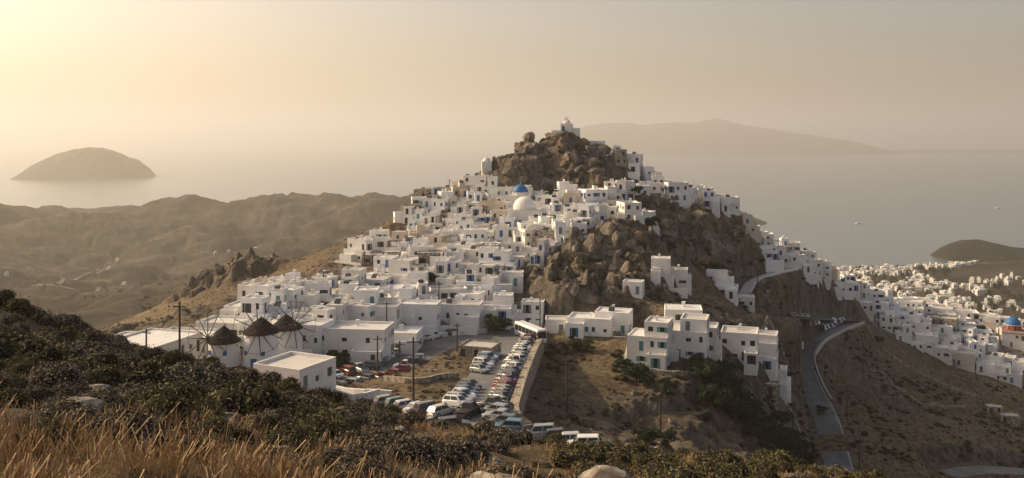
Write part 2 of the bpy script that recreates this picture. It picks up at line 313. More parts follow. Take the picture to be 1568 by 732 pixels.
# roads
def strip(c,hw,lift,off0=None,off1=None,k_=3):
    d=np.gradient(c[:,:2],axis=0); d/=np.linalg.norm(d,axis=1)[:,None]+1e-9; nrm=np.stack([d[:,1],-d[:,0]],1)
    a=-hw if off0 is None else off0; b=hw if off1 is None else off1
    cols=[np.concatenate([c[:,:2]+nrm*k,c[:,2:]+lift],1) for k in np.linspace(a,b,k_)]
    return np.stack(cols,1).reshape(-1,3),gridfaces(len(c),k_)
def wallstrip(name,c,off,th,h,down,m):
    d=np.gradient(c[:,:2],axis=0); d/=np.linalg.norm(d,axis=1)[:,None]+1e-9; nrm=np.stack([d[:,1],-d[:,0]],1)
    prof=[(off,-down),(off,h),(off+th,h),(off+th,-down)]
    v=np.stack([np.concatenate([c[:,:2]+nrm*o,c[:,2:]+z],1) for o,z in prof],1).reshape(-1,3)
    return npmesh(name,v,gridfaces(len(c),4),[m])
for k,(pts_,hw,kind) in roads.items():
    c=catmull(pts_,1.5 if kind!='dirt' else 12)
    if kind=='dirt':
        v,f=strip(c,hw,0,k_=5); v[:,2]=H(v[:,0],v[:,1])+.6; npmesh(k,v,f,[M[kind]]); continue
    lift={'main_road':.03,'car_park':.022,'lower_car_park':.026,'village_road':.018}.get(k,.03)
    v,f=strip(c,hw,lift); npmesh(k,v,f,[M[kind]])
    if k=='winding_road':
        v,f=strip(c,0,.04,-3.3,-3.18,2); npmesh('road_edge_line',v,f,[M['line']])
wr=catmull(roads['winding_road'][0],1.5)
i0=int(np.argmin(np.hypot(wr[:,0]-XY(1306,330)[0],wr[:,1]-330))); i1=int(np.argmin(abs(wr[:,1]-262)+(np.arange(len(wr))<i0)*1e3))
wallstrip('road_parapet',wr[i0:i1],-4.1,.4,.9,4,M['concrete'])
mr=catmull(roads['main_road'][0],1.5)
wallstrip('retaining_wall',mr[int(len(mr)*.25):],4.5,1.3,.75,8.0,M['stone'])
vr=catmull(roads['village_road'][0],1.5); wallstrip('roadside_wall',vr[6:],3.1,.4,.8,5,M['stone'])
tr_=catmull(roads['village_track'][0],1.5); wallstrip('track_wall',tr_,1.7,.3,.8,2.5,M['white'])
# ------------------------------------------------------------------ houses
def wallface(mb,o,d,nn,L,zb,zt,ops,m):
    xsq=sorted(set([0,L]+[q for op in ops for q in op[:2]])); zsq=sorted(set([zb,zt]+[q for op in ops for q in op[2:4]]))
    pt=lambda x,z,r=0:(o[0]+d[0]*x-nn[0]*r,o[1]+d[1]*x-nn[1]*r,z)
    if not ops: mb.P([pt(0,zb),pt(L,zb),pt(L,zt),pt(0,zt)],m); return
    for i in range(len(xsq)-1):
        for j in range(len(zsq)-1):
            cx=(xsq[i]+xsq[i+1])/2; cz=(zsq[j]+zsq[j+1])/2
            if any(a<cx<b and e<cz<g for a,b,e,g,*_ in ops): continue
            mb.P([pt(xsq[i],zsq[j]),pt(xsq[i+1],zsq[j]),pt(xsq[i+1],zsq[j+1]),pt(xsq[i],zsq[j+1])],m)
    for a,b,e,g,kind in ops:
        R=.2
        mb.P([pt(a,e),pt(a,e,R),pt(a,g,R),pt(a,g)],m); mb.P([pt(b,e),pt(b,e,R),pt(b,g,R),pt(b,g)],m)
        mb.P([pt(a,g),pt(b,g),pt(b,g,R),pt(a,g,R)],m); mb.P([pt(a,e),pt(b,e),pt(b,e,R),pt(a,e,R)],m)
        mb.P([pt(a,e,R),pt(b,e,R),pt(b,g,R),pt(a,g,R)],3)
        if kind=='w':
            w=.07; mid=(a+b)/2
            for p,q in ((a+w,mid-.03),(mid+.03,b-w)): mb.P([pt(p,e+w,R-.02),pt(q,e+w,R-.02),pt(q,g-w,R-.02),pt(p,g-w,R-.02)],2)
        elif kind=='s':
            mb.P([pt(a+.07,e+.07,R-.02),pt(b-.07,e+.07,R-.02),pt(b-.07,g-.07,R-.02),pt(a+.07,g-.07,R-.02)],2)
            sw=(b-a)/2
            for p,q in ((a-sw-.02,a-.02),(b+.02,b+sw+.02)):
                mb.P([pt(p,e,-.05),pt(q,e,-.05),pt(q,g,-.05),pt(p,g,-.05)],3)
                mb.P([pt(p,g,-.05),pt(q,g,-.05),pt(q,g,0),pt(p,g,0)],3); mb.P([pt(p,e,-.05),pt(p,g,-.05),pt(p,g,0),pt(p,e,0)],3); mb.P([pt(q,e,-.05),pt(q,g,-.05),pt(q,g,0),pt(q,e,0)],3)
def block(mb,x0,x1,y0,y1,zb,z0,z1,r,win=.78,par=.35,wm=0,sides='SENW'):
    sd={'S':((x0,y0),(1,0),(0,-1),x1-x0),'E':((x1,y0),(0,1),(1,0),y1-y0),'N':((x1,y1),(-1,0),(0,1),x1-x0),'W':((x0,y1),(0,-1),(-1,0),y1-y0)}
    for k,(o,d,nn,L) in sd.items():
        ops=[]
        if k in sides:
            ns=max(1,int((z1-z0)/2.7)); nc=max(1,int(L/2.1)); cw=L/nc
            for s_ in range(ns):
                fz=z0+s_*2.9
                if fz+2.3>z1: break
                dr=r.random()<.8; di=r.randrange(nc)
                for c in range(nc):
                    cx=(c+.5)*cw+r.uniform(-.2,.2)
                    if c==di and dr and (s_==0 or r.random()<.4): ops.append((cx-.48,cx+.48,fz+.08,fz+2.15,r.choice('dds')if L/nc>2.2 else 'd'))
                    elif r.random()<win:
                        w=r.choice([.38,.45,.55]); h=r.choice([.8,1.1,1.3]); sl=fz+r.choice([.8,.95,1.0]); ops.append((cx-w,cx+w,sl,min(sl+h,z1-.15),r.choice('wwws') if cw>2.1 else 'w'))
        wallface(mb,o,d,nn,L,zb,z1+par,ops,wm)
    p=.22
    zt=z1+par
    mb.P([(x0,y0,zt),(x1,y0,zt),(x1-p,y0+p,zt),(x0+p,y0+p,zt)],wm);mb.P([(x1,y0,zt),(x1,y1,zt),(x1-p,y1-p,zt),(x1-p,y0+p,zt)],wm)
    mb.P([(x1,y1,zt),(x0,y1,zt),(x0+p,y1-p,zt),(x1-p,y1-p,zt)],wm);mb.P([(x0,y1,zt),(x0,y0,zt),(x0+p,y0+p,zt),(x0+p,y1-p,zt)],wm)
    a,b,c,e=x0+p,x1-p,y0+p,y1-p
    for q in (((a,c),(b,c)),((b,c),(b,e)),((b,e),(a,e)),((a,e),(a,c))): mb.P([(*q[0],z1),(*q[1],z1),(*q[1],zt),(*q[0],zt)],wm)
    mb.P([(a,c,z1),(b,c,z1),(b,e,z1),(a,e,z1)],1)
HC=[]
def house(x,y,w,d,h,rot,style='white',seed=None,zg=None,extra=True,fnd=4):
    r=random.Random(seed if seed is not None else int(x*31+y*17)); mb=MB()
    cr,sr=math.cos(rot),math.sin(rot)
    if zg is None:
        g=H([x+cr*a*w/2-sr*b*d/2 for a,b in ((-1,-1),(1,-1),(0,0),(0,-1))],[y+sr*a*w/2+cr*b*d/2 for a,b in ((-1,-1),(1,-1),(0,0),(0,-1))])
        zg=float(g[0]+g[1]+g[3]+g[2])/4
    X,Y=w/2,d/2
    if h>4.6 and r.random()<.6 and extra:
        h1=2.9 if h<7 else 5.8
        block(mb,-X,X,-Y,Y,-fnd,0,h1,r,par=.7 if r.random()<.5 else .3)
        f=r.uniform(.5,.8); a,b=(-X+.01,-X+w*f) if r.random()<.5 else (X-w*f,X-.01)
        block(mb,a,b,-Y+d*r.uniform(.12,.35),Y-.01,h1-.1,h1+.05,h,r); ztop=h; tx=(a+b)/2
        if r.random()<.4: # pergola
            px0,px1=(b+.2,X-.3) if a<-X+.1 else (-X+.3,a-.2)
            if px1-px0>1.2:
                for q in (px0,px1):
                    for yy in (-Y+.4,Y-.5): mb.tube((q,yy,h1),(q,yy,h1+2.3),.06,.06,4,3)
                for i in range(5):
                    yy=-Y+.4+(d-.9)*i/4; mb.tube((px0-.2,yy,h1+2.34),(px1+.2,yy,h1+2.34),.05,.05,4,3)
    else:
        block(mb,-X,X,-Y,Y,-fnd,0,h,r,par=r.choice([.12,.3,.45])); ztop=h; tx=0
    if extra:
        if r.random()<.7: # annex
            aw=w*r.uniform(.35,.6); ad=r.uniform(1.6,3); ah=r.choice([2.4,2.6,2.9]); s=r.choice([-1,1]); cx=s*(X-aw/2)
            ah=min(ah,h-.3)
            block(mb,cx-aw/2,cx+aw/2,-Y-ad,-Y-.003,-fnd,0,ah-r.uniform(0,1.2) if ah>2.5 else ah,r,win=.4)
        if r.random()<.4: # terrace wall
            q=r.uniform(2.5,4); z=r.uniform(.5,1.2)-.6
            mb.box(-X,X,-Y-q-.25,-Y-q,-fnd,z,0); mb.box(-X-.25,-X-.003,-Y-q-.25,-Y,-fnd,z,0)
        if r.random()<.35: # stair
            s=r.choice([-1,1]); n_=int(2.9/.2)
            for i in range(n_):
                y0=-Y+.3+i*.27
                if y0+.27<Y: xa=s*(X+.003); xb=s*(X+.95); mb.box(min(xa,xb),max(xa,xb),y0,y0+.27,-3,(i+1)*.2,0)
        if r.random()<.3 and h>4: # balcony
            bx=r.uniform(-X+1,X-1); mb.box(bx-1.1,bx+1.1,-Y-1.0,-Y-.003,2.75,2.9,0)
            for q in range(7): mb.tube((bx-1.05+q*.35,-Y-.95,2.9),(bx-1.05+q*.35,-Y-.95,3.8),.02,.02,3,3)
            mb.tube((bx-1.05,-Y-.95,3.82),(bx+1.05,-Y-.95,3.82),.03,.03,4,3)
        for _ in range(r.choice([0,1,1,2])):
            cx=tx+r.uniform(-1,1)*.8; cy=r.uniform(.3,1)*Y*.7; ch=r.uniform(.7,1.2); mb.box(cx-.25,cx+.25,cy-.25,cy+.25,ztop-.02,ztop+ch,0); mb.box(cx-.32,cx+.32,cy-.32,cy+.32,ztop+ch+.003,ztop+ch+.1,0)
        if r.random()<.22:
            cx=tx+r.uniform(-.5,.5); mb.tube((cx-.5,.5,ztop+.9),(cx+.5,.5,ztop+.9),.24,.24,8,4); mb.P([(cx-.7,-.9,ztop+.1),(cx+.7,-.9,ztop+.1),(cx+.7,.3,ztop+.9),(cx-.7,.3,ztop+.9)],2)
        if r.random()<.2: mb.tube((tx+.6,Y*.6,ztop),(tx+.6,Y*.6,ztop+2.6),.03,.03,4,4)
    wm={'white':M['white'],'cream':M['cream'],'stone':M['stone']}[style]
    nm={'white':'whitewashed_house','cream':'cream_plaster_house','stone':'stone_house'}[style]
    o=mb.obj(nm,[wm,M['roof'] if style=='white' else M['concrete'],M['glass'],r.choice([PAINT[0],PAINT[0],PAINT[1],PAINT[2],PAINT[2],PAINT[3],PAINT[4],PAINT[4]]),M['metal']],(x,y,zg),rot)
    HC.append((x,y,.5*math.sqrt(w*d)*1.05)); return o
EXP=[(905,207,10,7,3.6,-.25),(940,209,8,6,4.8,-.3),(858,209,7,5,3,-.05),(996,190,8.5,8,8.6,-.35),(1050,194,9.5,8,8.2,-.3),(1078,200,6,7,5.6,-.3),(1046,207,8.5,7,6,-.15),
(970,226,5,4,3,-.3),(1012,238,5,5,5.2,-.2),(1036,240,6,5,4,-.2),(1133,214,8.5,8,6.2,-.3),(1168,222,7,7,7.6,-.35),(1190,230,5,5,5,-.3),(1114,262,6,6,5,-.3),(1098,268,6,5,3.4,-.3),(1142,270,5,5,3.2,-.2),
(545,182,14,8,6,-.12),(612,193,9,7,4,-.1),(585,200,8,6,5.5,-.1),(690,212,15,6,4,-.12),(735,214,8,6,3.2,-.1),(640,207,10,6,4.2,-.1),
(452,124,8,8,2.8,-.45),(232,152,11,13,3.0,-.3),(290,168,12,8,3.2,-.2),(205,172,10,9,3.1,-.2),(470,182,9,7,4,-.2),(420,176,9,7,4.2,-.2),(385,190,9,7,3.4,-.2),(345,180,9,7,3,-.2),(760,217,8,6,5,-.1),(805,218,9,6,5.6,-.15),
(1290,346,8,7,4,-.3),(1410,348,8,7,5,-.35),(1435,346,8,6,4,-.3)]
for b,D,w,d,h,ro in EXP:
    x,y=XY(b,D); house(x,y,w,d,h,ro,extra=(h>3.2),fnd=2.5 if b>960 else 4)
def fill(poly,N,rmin,rmax,rotf,tries=9000,hm=(3,6.2),avoid=(),k2=.80):
    px=[p[0] for p in poly];py=[p[1] for p in poly]
    X=rng.uniform(min(px),max(px),tries);Y=rng.uniform(min(py),max(py),tries)
    k=inpoly(X,Y,poly); X=X[k];Y=Y[k]; z,rr_,rdd=H(X,Y,True); cnt=0
    for x,y,q,e in zip(X,Y,rr_,rdd):
        if q>.55 or e<4.2: continue
        R=random.uniform(rmin,rmax)
        if any((x-a)**2+(y-b)**2<(c+R)**2*k2 for a,b,c in HC): continue
        if any((x-a)**2+(y-b)**2<(c+R)**2 for a,b,c in avoid): continue
        asp=random.uniform(.8,1.35); w=2*R*asp; d=2*R/asp*.95
        s=random.random(); sty='stone' if s<.04 else 'cream' if s<.13 else 'white'
        house(x,y,w,d,random.choice([2.9,3.2,4.8,5.4,5.9,hm[1]]),rotf(x,y),sty); cnt+=1
        if cnt>=N: break
    return cnt
blue_c=XY(797,296); dome_c=XY(803,282); red_c=XY(1551,372); avoid=[(*blue_c,5),(*dome_c,6),(*XY(843,300),2),(*red_c,7),(*XY(1549,360),4)]
rotA=lambda x,y: random.choice([-.35,-.2,-.1,.05,.2])+random.gauss(0,.06)-(.15 if x<-40 else 0)
na=fill(townA,450,2.0,3.9,rotA,13000,avoid=avoid,k2=.72); nb=fill(townB,40,2.4,3.5,rotA,3000); nc_=fill(townC,165,2.6,5.2,lambda x,y:-.4+random.gauss(0,.22),7000,(3,5.5),avoid,k2=.95)
print('houses',na,nb,nc_,time.time()-T0)
# churches
def church(name,x,y,rad,drum,mats,w,d,h,rot=-.1,dm=0):
    mb=MB(); r=random.Random(3); block(mb,-w/2,w/2,-d/2,d/2,-4,0,h,r,win=.5,par=.3)
    mb.rev([(rad*1.02,h),(rad*1.02,h+drum)],20,dm); mb.rev([(rad*1.02,h+drum),(rad*1.1,h+drum),(rad*1.1,h+drum+.2),(rad,h+drum+.2)],20,0)
    for i in range(8):
        a=i*math.pi/4+.2; c,s_=math.cos(a),math.sin(a); R=rad*1.03; t_=.22
        if drum>1: mb.P([(c*R-s_*t_,s_*R+c*t_,h+.3),(c*R+s_*t_,s_*R-c*t_,h+.3),(c*R+s_*t_,s_*R-c*t_,h+drum-.25),(c*R-s_*t_,s_*R+c*t_,h+drum-.25)],2)
    mb.rev(dome(rad,h+drum+.2,8),20,5)
    zt=h+drum+.2+rad; mb.box(-.06,.06,-.06,.06,zt-.05,zt+1,0); mb.box(-.3,.3,-.05,.05,zt+.55,zt+.67,0)
    mb.rev([(1.5,-4),(1.5,h*.6)]+[(1.5*math.cos(i*.26),h*.6+1.5*math.sin(i*.26)) for i in range(1,6)]+[(0,h*.6+1.5)],12,0,w/2,0)
    bx=-w/2+.8
    for q in (-.8,.8): mb.box(bx+q-.2,bx+q+.2,-d/2,-d/2+.4,h+.305,h+2,0)
    mb.box(bx-1,bx+1,-d/2,-d/2+.4,h+2.003,h+2.35,0); mb.box(bx-.5,bx+.5,-d/2,-d/2+.4,h+2.353,h+2.8,0)
    mb.tube((bx,-d/2+.2,h+1.3),(bx,-d/2+.2,h+1.8),.3,.12,8,4)
    if dm: mb.box(-w/2-.12,w/2+.12,-d/2-.12,d/2+.12,h-.9,h-.5,dm)
    return mb.obj(name,mats,(x,y,G(x,y)),rot)
std=[M['white'],M['roof'],M['glass'],PAINT[0],M['metal']]
church('blue_domed_church',*blue_c,2.6,1.0,std+[M['blue_dome']],7,8,5.8)
church('white_domed_church',*dome_c,3.6,.5,std+[M['white']],10,8,5.0)
redw=mat('red_ochre_plaster',(.42,.13,.08),.9)
church('red_and_white_church',*red_c,3.0,2.2,[M['white'],redw,M['glass'],redw,M['metal'],M['blue_dome']],9,9,6.5,rot=-.4,dm=1)
# summit chapel
x,y=XY(868,340); z=G(x,y); mb=MB(); block(mb,-2.2,2.2,-2,2,-4,0,3,random.Random(1),win=0,par=.1)
mb.rev([(1.3,3),(1.3,3.4)]+dome(1.3,3.4,5),14,0)
for q in (-.55,.55): mb.box(q-.15,q+.15,-2,-1.6,3.1,4.6,0)
mb.box(-.8,.8,-2,-1.6,4.6,4.85,0); mb.P([(-.6,-2,4.85),(.6,-2,4.85),(0,-2,5.4)],0); mb.P([(-.6,-1.6,4.85),(.6,-1.6,4.85),(0,-1.6,5.4)],0); mb.P([(-.6,-2,4.85),(0,-2,5.4),(0,-1.6,5.4),(-.6,-1.6,4.85)],0); mb.P([(.6,-2,4.85),(0,-2,5.4),(0,-1.6,5.4),(.6,-1.6,4.85)],0)
mb.box(-.05,.05,-1.85,-1.75,5.3,6.1,0); mb.box(-.25,.25,-1.84,-1.76,5.7,5.8,0); mb.box(2.2,5,-1.6,1.6,-4,1.4,0); mb.box(-5.5,-2.2,-2.2,-1.8,-4,.5,0)
mb.obj('summit_chapel',std,(x,y,max(z,231)+.6),-.15)
x,y=XY(745,329); z=G(x,y); mb=MB(); block(mb,-1.8,1.8,-1.7,1.7,-4,0,2.4,random.Random(2),win=.2,par=.1); mb.rev([(1.5,2.4)]+dome(1.5,2.5,5),14,0); mb.box(-.05,.05,-.05,.05,3.9,4.6,0); mb.box(-.2,.2,-.04,.04,4.2,4.3,0)
mb.obj('ridge_chapel',std,(x,y,z+.8),.1)
c=catmull([(*XY(b,D),G(*XY(b,D))) for b,D in ((742,326),(734,322),(738,317),(748,313),(757,310))],1)
wallstrip('curved_white_wall',c,0,.5,1.5,3,M['white']); wallstrip('curved_white_wall',c,2,.4,1.2,3,M['white'])
# ------------------------------------------------------------------ windmills
def windmill(b,D,rr,hh,face):
    x,y=XY(b,D); z=G(x,y); mb=MB()
    mb.rev([(rr*1.08,-3),(rr*1.06,0),(rr*.92,hh)],28,0); mb.rev([(rr*.98,hh),(rr*.98,hh+.15),(rr*.9,hh+.15)],28,0)
    n=28; prof=[(rr*1.04,hh+.0),(rr*1.04,hh+.2),(rr*.72,hh+.95),(rr*.36,hh+1.9),(.12,hh+2.6),(0,hh+2.85)]
    mb.rev(prof,n,1); mb.rev([(rr*.9,hh+.16),(rr*1.04,hh)],n,1)
    d=Vector((math.cos(face),math.sin(face),.12)).normalized(); c0=Vector((0,0,hh+.9)); hub=c0+d*(rr+1.3); mb.tube(c0+d*.5,hub+d*1.6,.17,.1,8,2)
    a=Vector((0,0,1)); a=(a-d*a.dot(d)).normalized(); bb=d.cross(a); L=4.3; tips=[]
    for i in range(12):
        q=i*math.pi/6+.1; v=a*math.cos(q)+bb*math.sin(q); mb.tube(hub,hub+v*L,.095,.06,5,2); tips.append(hub+v*L*.97)
    for i in range(12): mb.tube(tips[i],tips[(i+1)%12],.03,.03,4,2); mb.tube(tips[i],hub+d*1.5,.02,.02,3,2)
    for ang_,zz,w,h in ((-1.7,0,.5,2.0),(-1.2,2.4,.3,.7),(-2.3,2.4,.3,.7)):
        R=rr*1.05 if zz==0 else rr*.985; c,s_=math.cos(ang_),math.sin(ang_)
        M0=mb.M; mb.M=Matrix.Translation((c*(R-.1),s_*(R-.1),zz))@Matrix.Rotation(ang_+math.pi/2,4,'Z'); mb.box(-w,w,-.16,.1,0,h,3); mb.M=M0
    mb.obj('windmill',[M['white'],M['thatch'],M['wood'],PAINT[0]],(x,y,z))
windmill(343,150,2.7,4.2,-1.95); windmill(400,151,3.0,5.8,-1.4); windmill(438,162,2.9,7.1,-1.0)
# ------------------------------------------------------------------ cars
def car_mesh(kind):
    mb=MB(); L,Wd,Hh={'hatch':(3.9,.84,1.47),'sedan':(4.4,.87,1.44),'suv':(4.3,.9,1.68),'van':(4.9,.93,1.95),'pickup':(5,.9,1.75)}[kind]
    h=L/2; bl={'suv':1.05,'van':1.15,'pickup':1.05}.get(kind,.92)
    stn=[(-h,.55,.8),(-h+.12,bl-.12,.9),(-h+.6,bl,.98),(-.3,bl+.02,1.0),(h-1.25,bl,1.0),(h-.5,bl-.12,.97),(h-.1,bl-.25,.86),(h,.5,.78)]
    rings=[]
    for x,zt,k in stn:
        w=Wd*k; rings.append([(x,-w*.96,.28),(x,-w,.5),(x,-w*.99,zt-.12),(x,-w*.9,zt),(x,w*.9,zt),(x,w*.99,zt-.12),(x,w,.5),(x,w*.96,.28)])
    for i in range(len(rings)-1):
        for j in range(8):
            k=(j+1)%8; mb.P([rings[i][j],rings[i+1][j],rings[i+1][k],rings[i][k]],0)
    mb.P(rings[0],0); mb.P(rings[-1][::-1],0)
    x0,x1,x2,x3={'hatch':(-h+.12,-h+.5,.35,1.0),'sedan':(-h+.75,-h+1.3,.3,1.0),'suv':(-h+.1,-h+.4,.45,1.05),'van':(-h+.06,-h+.2,1.1,1.8),'pickup':(-.55,-.35,.55,1.15)}[kind]
    zb=bl-.03; zt=Hh; wb=Wd*.9; wt=Wd*.74
    B=[(x0,-wb,zb),(x3,-wb,zb),(x3,wb,zb),(x0,wb,zb)]; T=[(x1,-wt,zt-.06),(x2,-wt,zt-.06),(x2,wt,zt-.06),(x1,wt,zt-.06)]; T2=[(x1+.12,-wt+.1,zt),(x2-.12,-wt+.1,zt),(x2-.12,wt-.1,zt),(x1+.12,wt-.1,zt)]
    for i in range(4):
        j=(i+1)%4; mb.P([B[i],B[j],T[j],T[i]],0); mb.P([T[i],T[j],T2[j],T2[i]],0)
        bi,bj,ti,tj=[Vector(q) for q in (B[i],B[j],T[i],T[j])]; nn=(bj-bi).cross(ti-bi).normalized()*.008
        segs=((.07,.46),(.5,.92)) if i in (0,2) and kind not in('pickup',) else ((.06,.94),)
        for a,b in segs:
            l=lambda u,v:(bi.lerp(bj,u)).lerp(ti.lerp(tj,u),v)+nn
            mb.P([l(a,.1),l(b,.1),l(b,.9),l(a,.9)],1)
    mb.P(T2,0)
    if kind=='pickup': mb.box(-h+.1,-.7,-.7,.7,bl+.005,bl+.02,2)
    for sx in (-h+.78,h-.8):
        for sy in (-1,1):
            mb.tube((sx,sy*(Wd-.2),.32),(sx,sy*(Wd+.01),.32),.33,.33,14,2); mb.tube((sx,sy*(Wd+.01),.32),(sx,sy*(Wd+.02),.32),.2,.18,10,3)
    for sy in (-1,1):
        mb.box(h-.16,h-.03,sy*.62-.14,sy*.62+.14,.6,.72,4); mb.box(-h-.01,-h+.1,sy*.66-.1,sy*.66+.1,.66,.85,5)
        mb.box(x3-.35,x3-.2,sy*(Wd+.08)-.09,sy*(Wd+.08)+.09,bl,bl+.14,0)
    mb.box(h-.02,h+.012,-.35,.35,.36,.5,2)
    return mb.mesh('car_'+kind,[M['paint'],M['glass'],M['tyre'],M['hub'],M['lamp'],M['tail']])
CM={k:car_mesh(k) for k in ('hatch','sedan','suv','van','pickup')}
COL=[(.72,.72,.71),(.7,.7,.69),(.4,.41,.42),(.45,.46,.47),(.25,.26,.27),(.12,.12,.13),(.03,.03,.035),(.05,.07,.12),(.2,.03,.02),(.08,.16,.24),(.5,.48,.43),(.05,.12,.12),(.09,.09,.1),(.6,.6,.6),(.3,.31,.32)]
CP=[]
def car(x,y,ang_,kind=None,col=None):
    if any((x-a)**2+(y-b)**2<3.3 for a,b in CP): return
    CP.append((x,y)); kind=kind or random.choice(['hatch']*5+['sedan','suv','suv','pickup'])
    e=1.2; c,s_=math.cos(ang_),math.sin(ang_); g=H([x+c*e,x-c*e,x-s_*.7,x+s_*.7],[y+s_*e,y-s_*e,y+c*.7,y-c*.7])
    fx=Vector((c*2*e,s_*2*e,g[0]-g[1])).normalized(); fy=Vector((-s_*1.4,c*1.4,g[2]-g[3])).normalized(); fz=fx.cross(fy).normalized(); fy=fz.cross(fx)
    o=bpy.data.objects.new('parked_car',CM[kind]); o.matrix_world=Matrix(((fx.x,fy.x,fz.x,x),(fx.y,fy.y,fz.y,y),(fx.z,fy.z,fz.z,float(g.mean())+.11),(0,0,0,1)))
    o.color=(*(col or random.choice(COL)),1); link(o)
def along(c,off,s0,s1,gap,rel,jit=.3,skip=.0,kind=None):
    seg=np.hypot(*np.diff(c[:,:2],axis=0).T); cum=np.concatenate([[0],np.cumsum(seg)]); tot=cum[-1]; s=s0*tot
    while s<s1*tot:
        i=min(np.searchsorted(cum,s),len(c)-1); i=max(i,1); t_=(s-cum[i-1])/seg[i-1]; p=c[i-1]*(1-t_)+c[i]*t_; d=(c[i]-c[i-1])[:2]; d/=np.linalg.norm(d)
        nx,ny=d[1],-d[0]; a=math.atan2(d[1],d[0])+rel+random.gauss(0,.04)
        if random.random()>skip: car(p[0]+nx*off+d[0]*random.uniform(-jit,jit),p[1]+ny*off+d[1]*random.uniform(-jit,jit),a,kind)
        s+=gap
x,y=XY(695,106); car(x,y,.12,'suv',(.02,.02,.025)); x,y=XY(766,101); car(x,y,-.5,'hatch',(.62,.58,.36))
along(mr,2.5,.33,.88,3.1,.75,.15,.06); along(mr,2.4,.05,.32,2.4,.9,.12,.02); along(mr,-3.0,.56,.70,3,-2.2,.2,.1); along(mr,-2.9,.32,.46,3,-2.2,.2,.1)
cp=catmull(roads['car_park'][0],1.5); along(cp,-3.4,.02,.98,2.5,1.35,.2,.04); along(cp,2.6,.1,.8,2.6,1.5,.2,.1)
lp=catmull(roads['lower_car_park'][0],1.5); along(lp,-3.6,.0,.62,2.7,1.5,.2,.06); along(lp,3.4,.02,.45,2.8,1.6,.2,.1); along(lp,-4.3,.63,.93,4.6,.05,.3,.15)
k0=i0/len(wr); along(wr,2.5,k0+.05,k0+.32,4.8,0,.3,.05); along(wr,-2.3,.08,.3,6,0,.3,.3)
# coach
mb=MB(); L=5.6
sec=[(-1.25,.35),(-1.27,1.2),(-1.2,2.95),(-1.0,3.2),(1.0,3.2),(1.2,2.95),(1.27,1.2),(1.25,.35)]
xr=[(-L,.95,.06),(-L+.15,1,0),(L-.35,1,0),(L,.93,.1)]
R=[[(x-(zz-.35)*(.06 if x>4 else 0),yy*k,zz-(dz if zz>2 else 0)) for yy,zz in sec] for x,k,dz in xr]
for i in range(3):
    for j in range(8): mb.P([R[i][j],R[i+1][j],R[i+1][(j+1)%8],R[i][(j+1)%8]],0)
mb.P(R[0],0); mb.P(R[-1],0)
for s_ in (-1,1):
    for i in range(6):
        a=-L+.5+i*1.72; mb.P([(a,s_*1.285,1.45),(a+1.6,s_*1.285,1.45),(a+1.6,s_*1.235,2.7),(a,s_*1.235,2.7)],1)
    for wx in (-3.2,3.5): mb.tube((wx,s_*1.0,.48),(wx,s_*1.3,.48),.5,.5,16,2); mb.tube((wx,s_*1.3,.48),(wx,s_*1.31,.48),.28,.25,10,3)
    mb.box(L-.06,L+.03,s_*.9-.18,s_*.9+.18,.7,.95,4); mb.box(L-.1,L+.2,s_*1.35-.06,s_*1.35+.06,2.0,2.6,2)
mb.P([(L-.04,-1.08,1.25),(L-.04,1.08,1.25),(L-.09,1.02,2.75),(L-.09,-1.02,2.75)],1); mb.P([(-L-.01,-1.0,1.6),(-L-.01,1.0,1.6),(-L-.01,.95,2.6),(-L-.01,-.95,2.6)],1)
mb.box(-L+.1,L-.5,-1.285,1.285,.75,.85,5)
x,y=XY(812,201); mb.obj('coach_bus',[M['white_paint'],M['glass'],M['tyre'],M['hub'],M['lamp'],PAINT[0]],(x,y,G(x,y)+.1),-1.1)
# utility poles
PO={}
def pole(b,D,h=8):
    x,y=XY(b,D); z=G(x,y); mb=MB(); mb.tube((0,0,-1),(0,0,h),.17,.12,8,0)
    mb.box(-.9,.9,-.06,.06,h-.7,h-.58,0)
    for q in (-.8,-.3,.3,.8): mb.tube((q,0,h-.58),(q,0,h-.4),.05,.04,6,1)
    mb.obj('utility_pole',[M['wood'],M['metal']],(x,y,z),random.uniform(-.5,.5)); PO[b]=(x,y,z+h-.5)
for b,D,h in ((275,112,10),(224,140,6),(633,120,9.5),(868,150,9),(1011,160,8),(1214,200,8),(558,225,10),(578,165,8),(688,322,5.5),(1058,322,5),(1227,336,6),(827,212,8),(1297,262,9),(592,196,8),(672,215,7),(1316,235,8),(745,290,6),(905,300,5),(1160,290,6),(640,260,7),(495,215,7),(1345,345,7),(420,200,7),(700,190,6),(612,160,6)): pole(b,D,h)
def wire(a,b,sag=1.0):
    mb=MB(); A=Vector(a);B=Vector(b); n=12; pr=A
    for i in range(1,n+1):
        t_=i/n; q=A.lerp(B,t_)-Vector((0,0,sag*4*t_*(1-t_))); mb.tube(pr,q,.02,.02,3,0,False); pr=q
    mb.obj('power_line',[M['tyre']])
for a,b in ((633,868),(868,1011),(275,224),(578,633),(827,592),(672,592),(1297,1316),(672,827),(1214,1297)): wire(PO[a],PO[b])
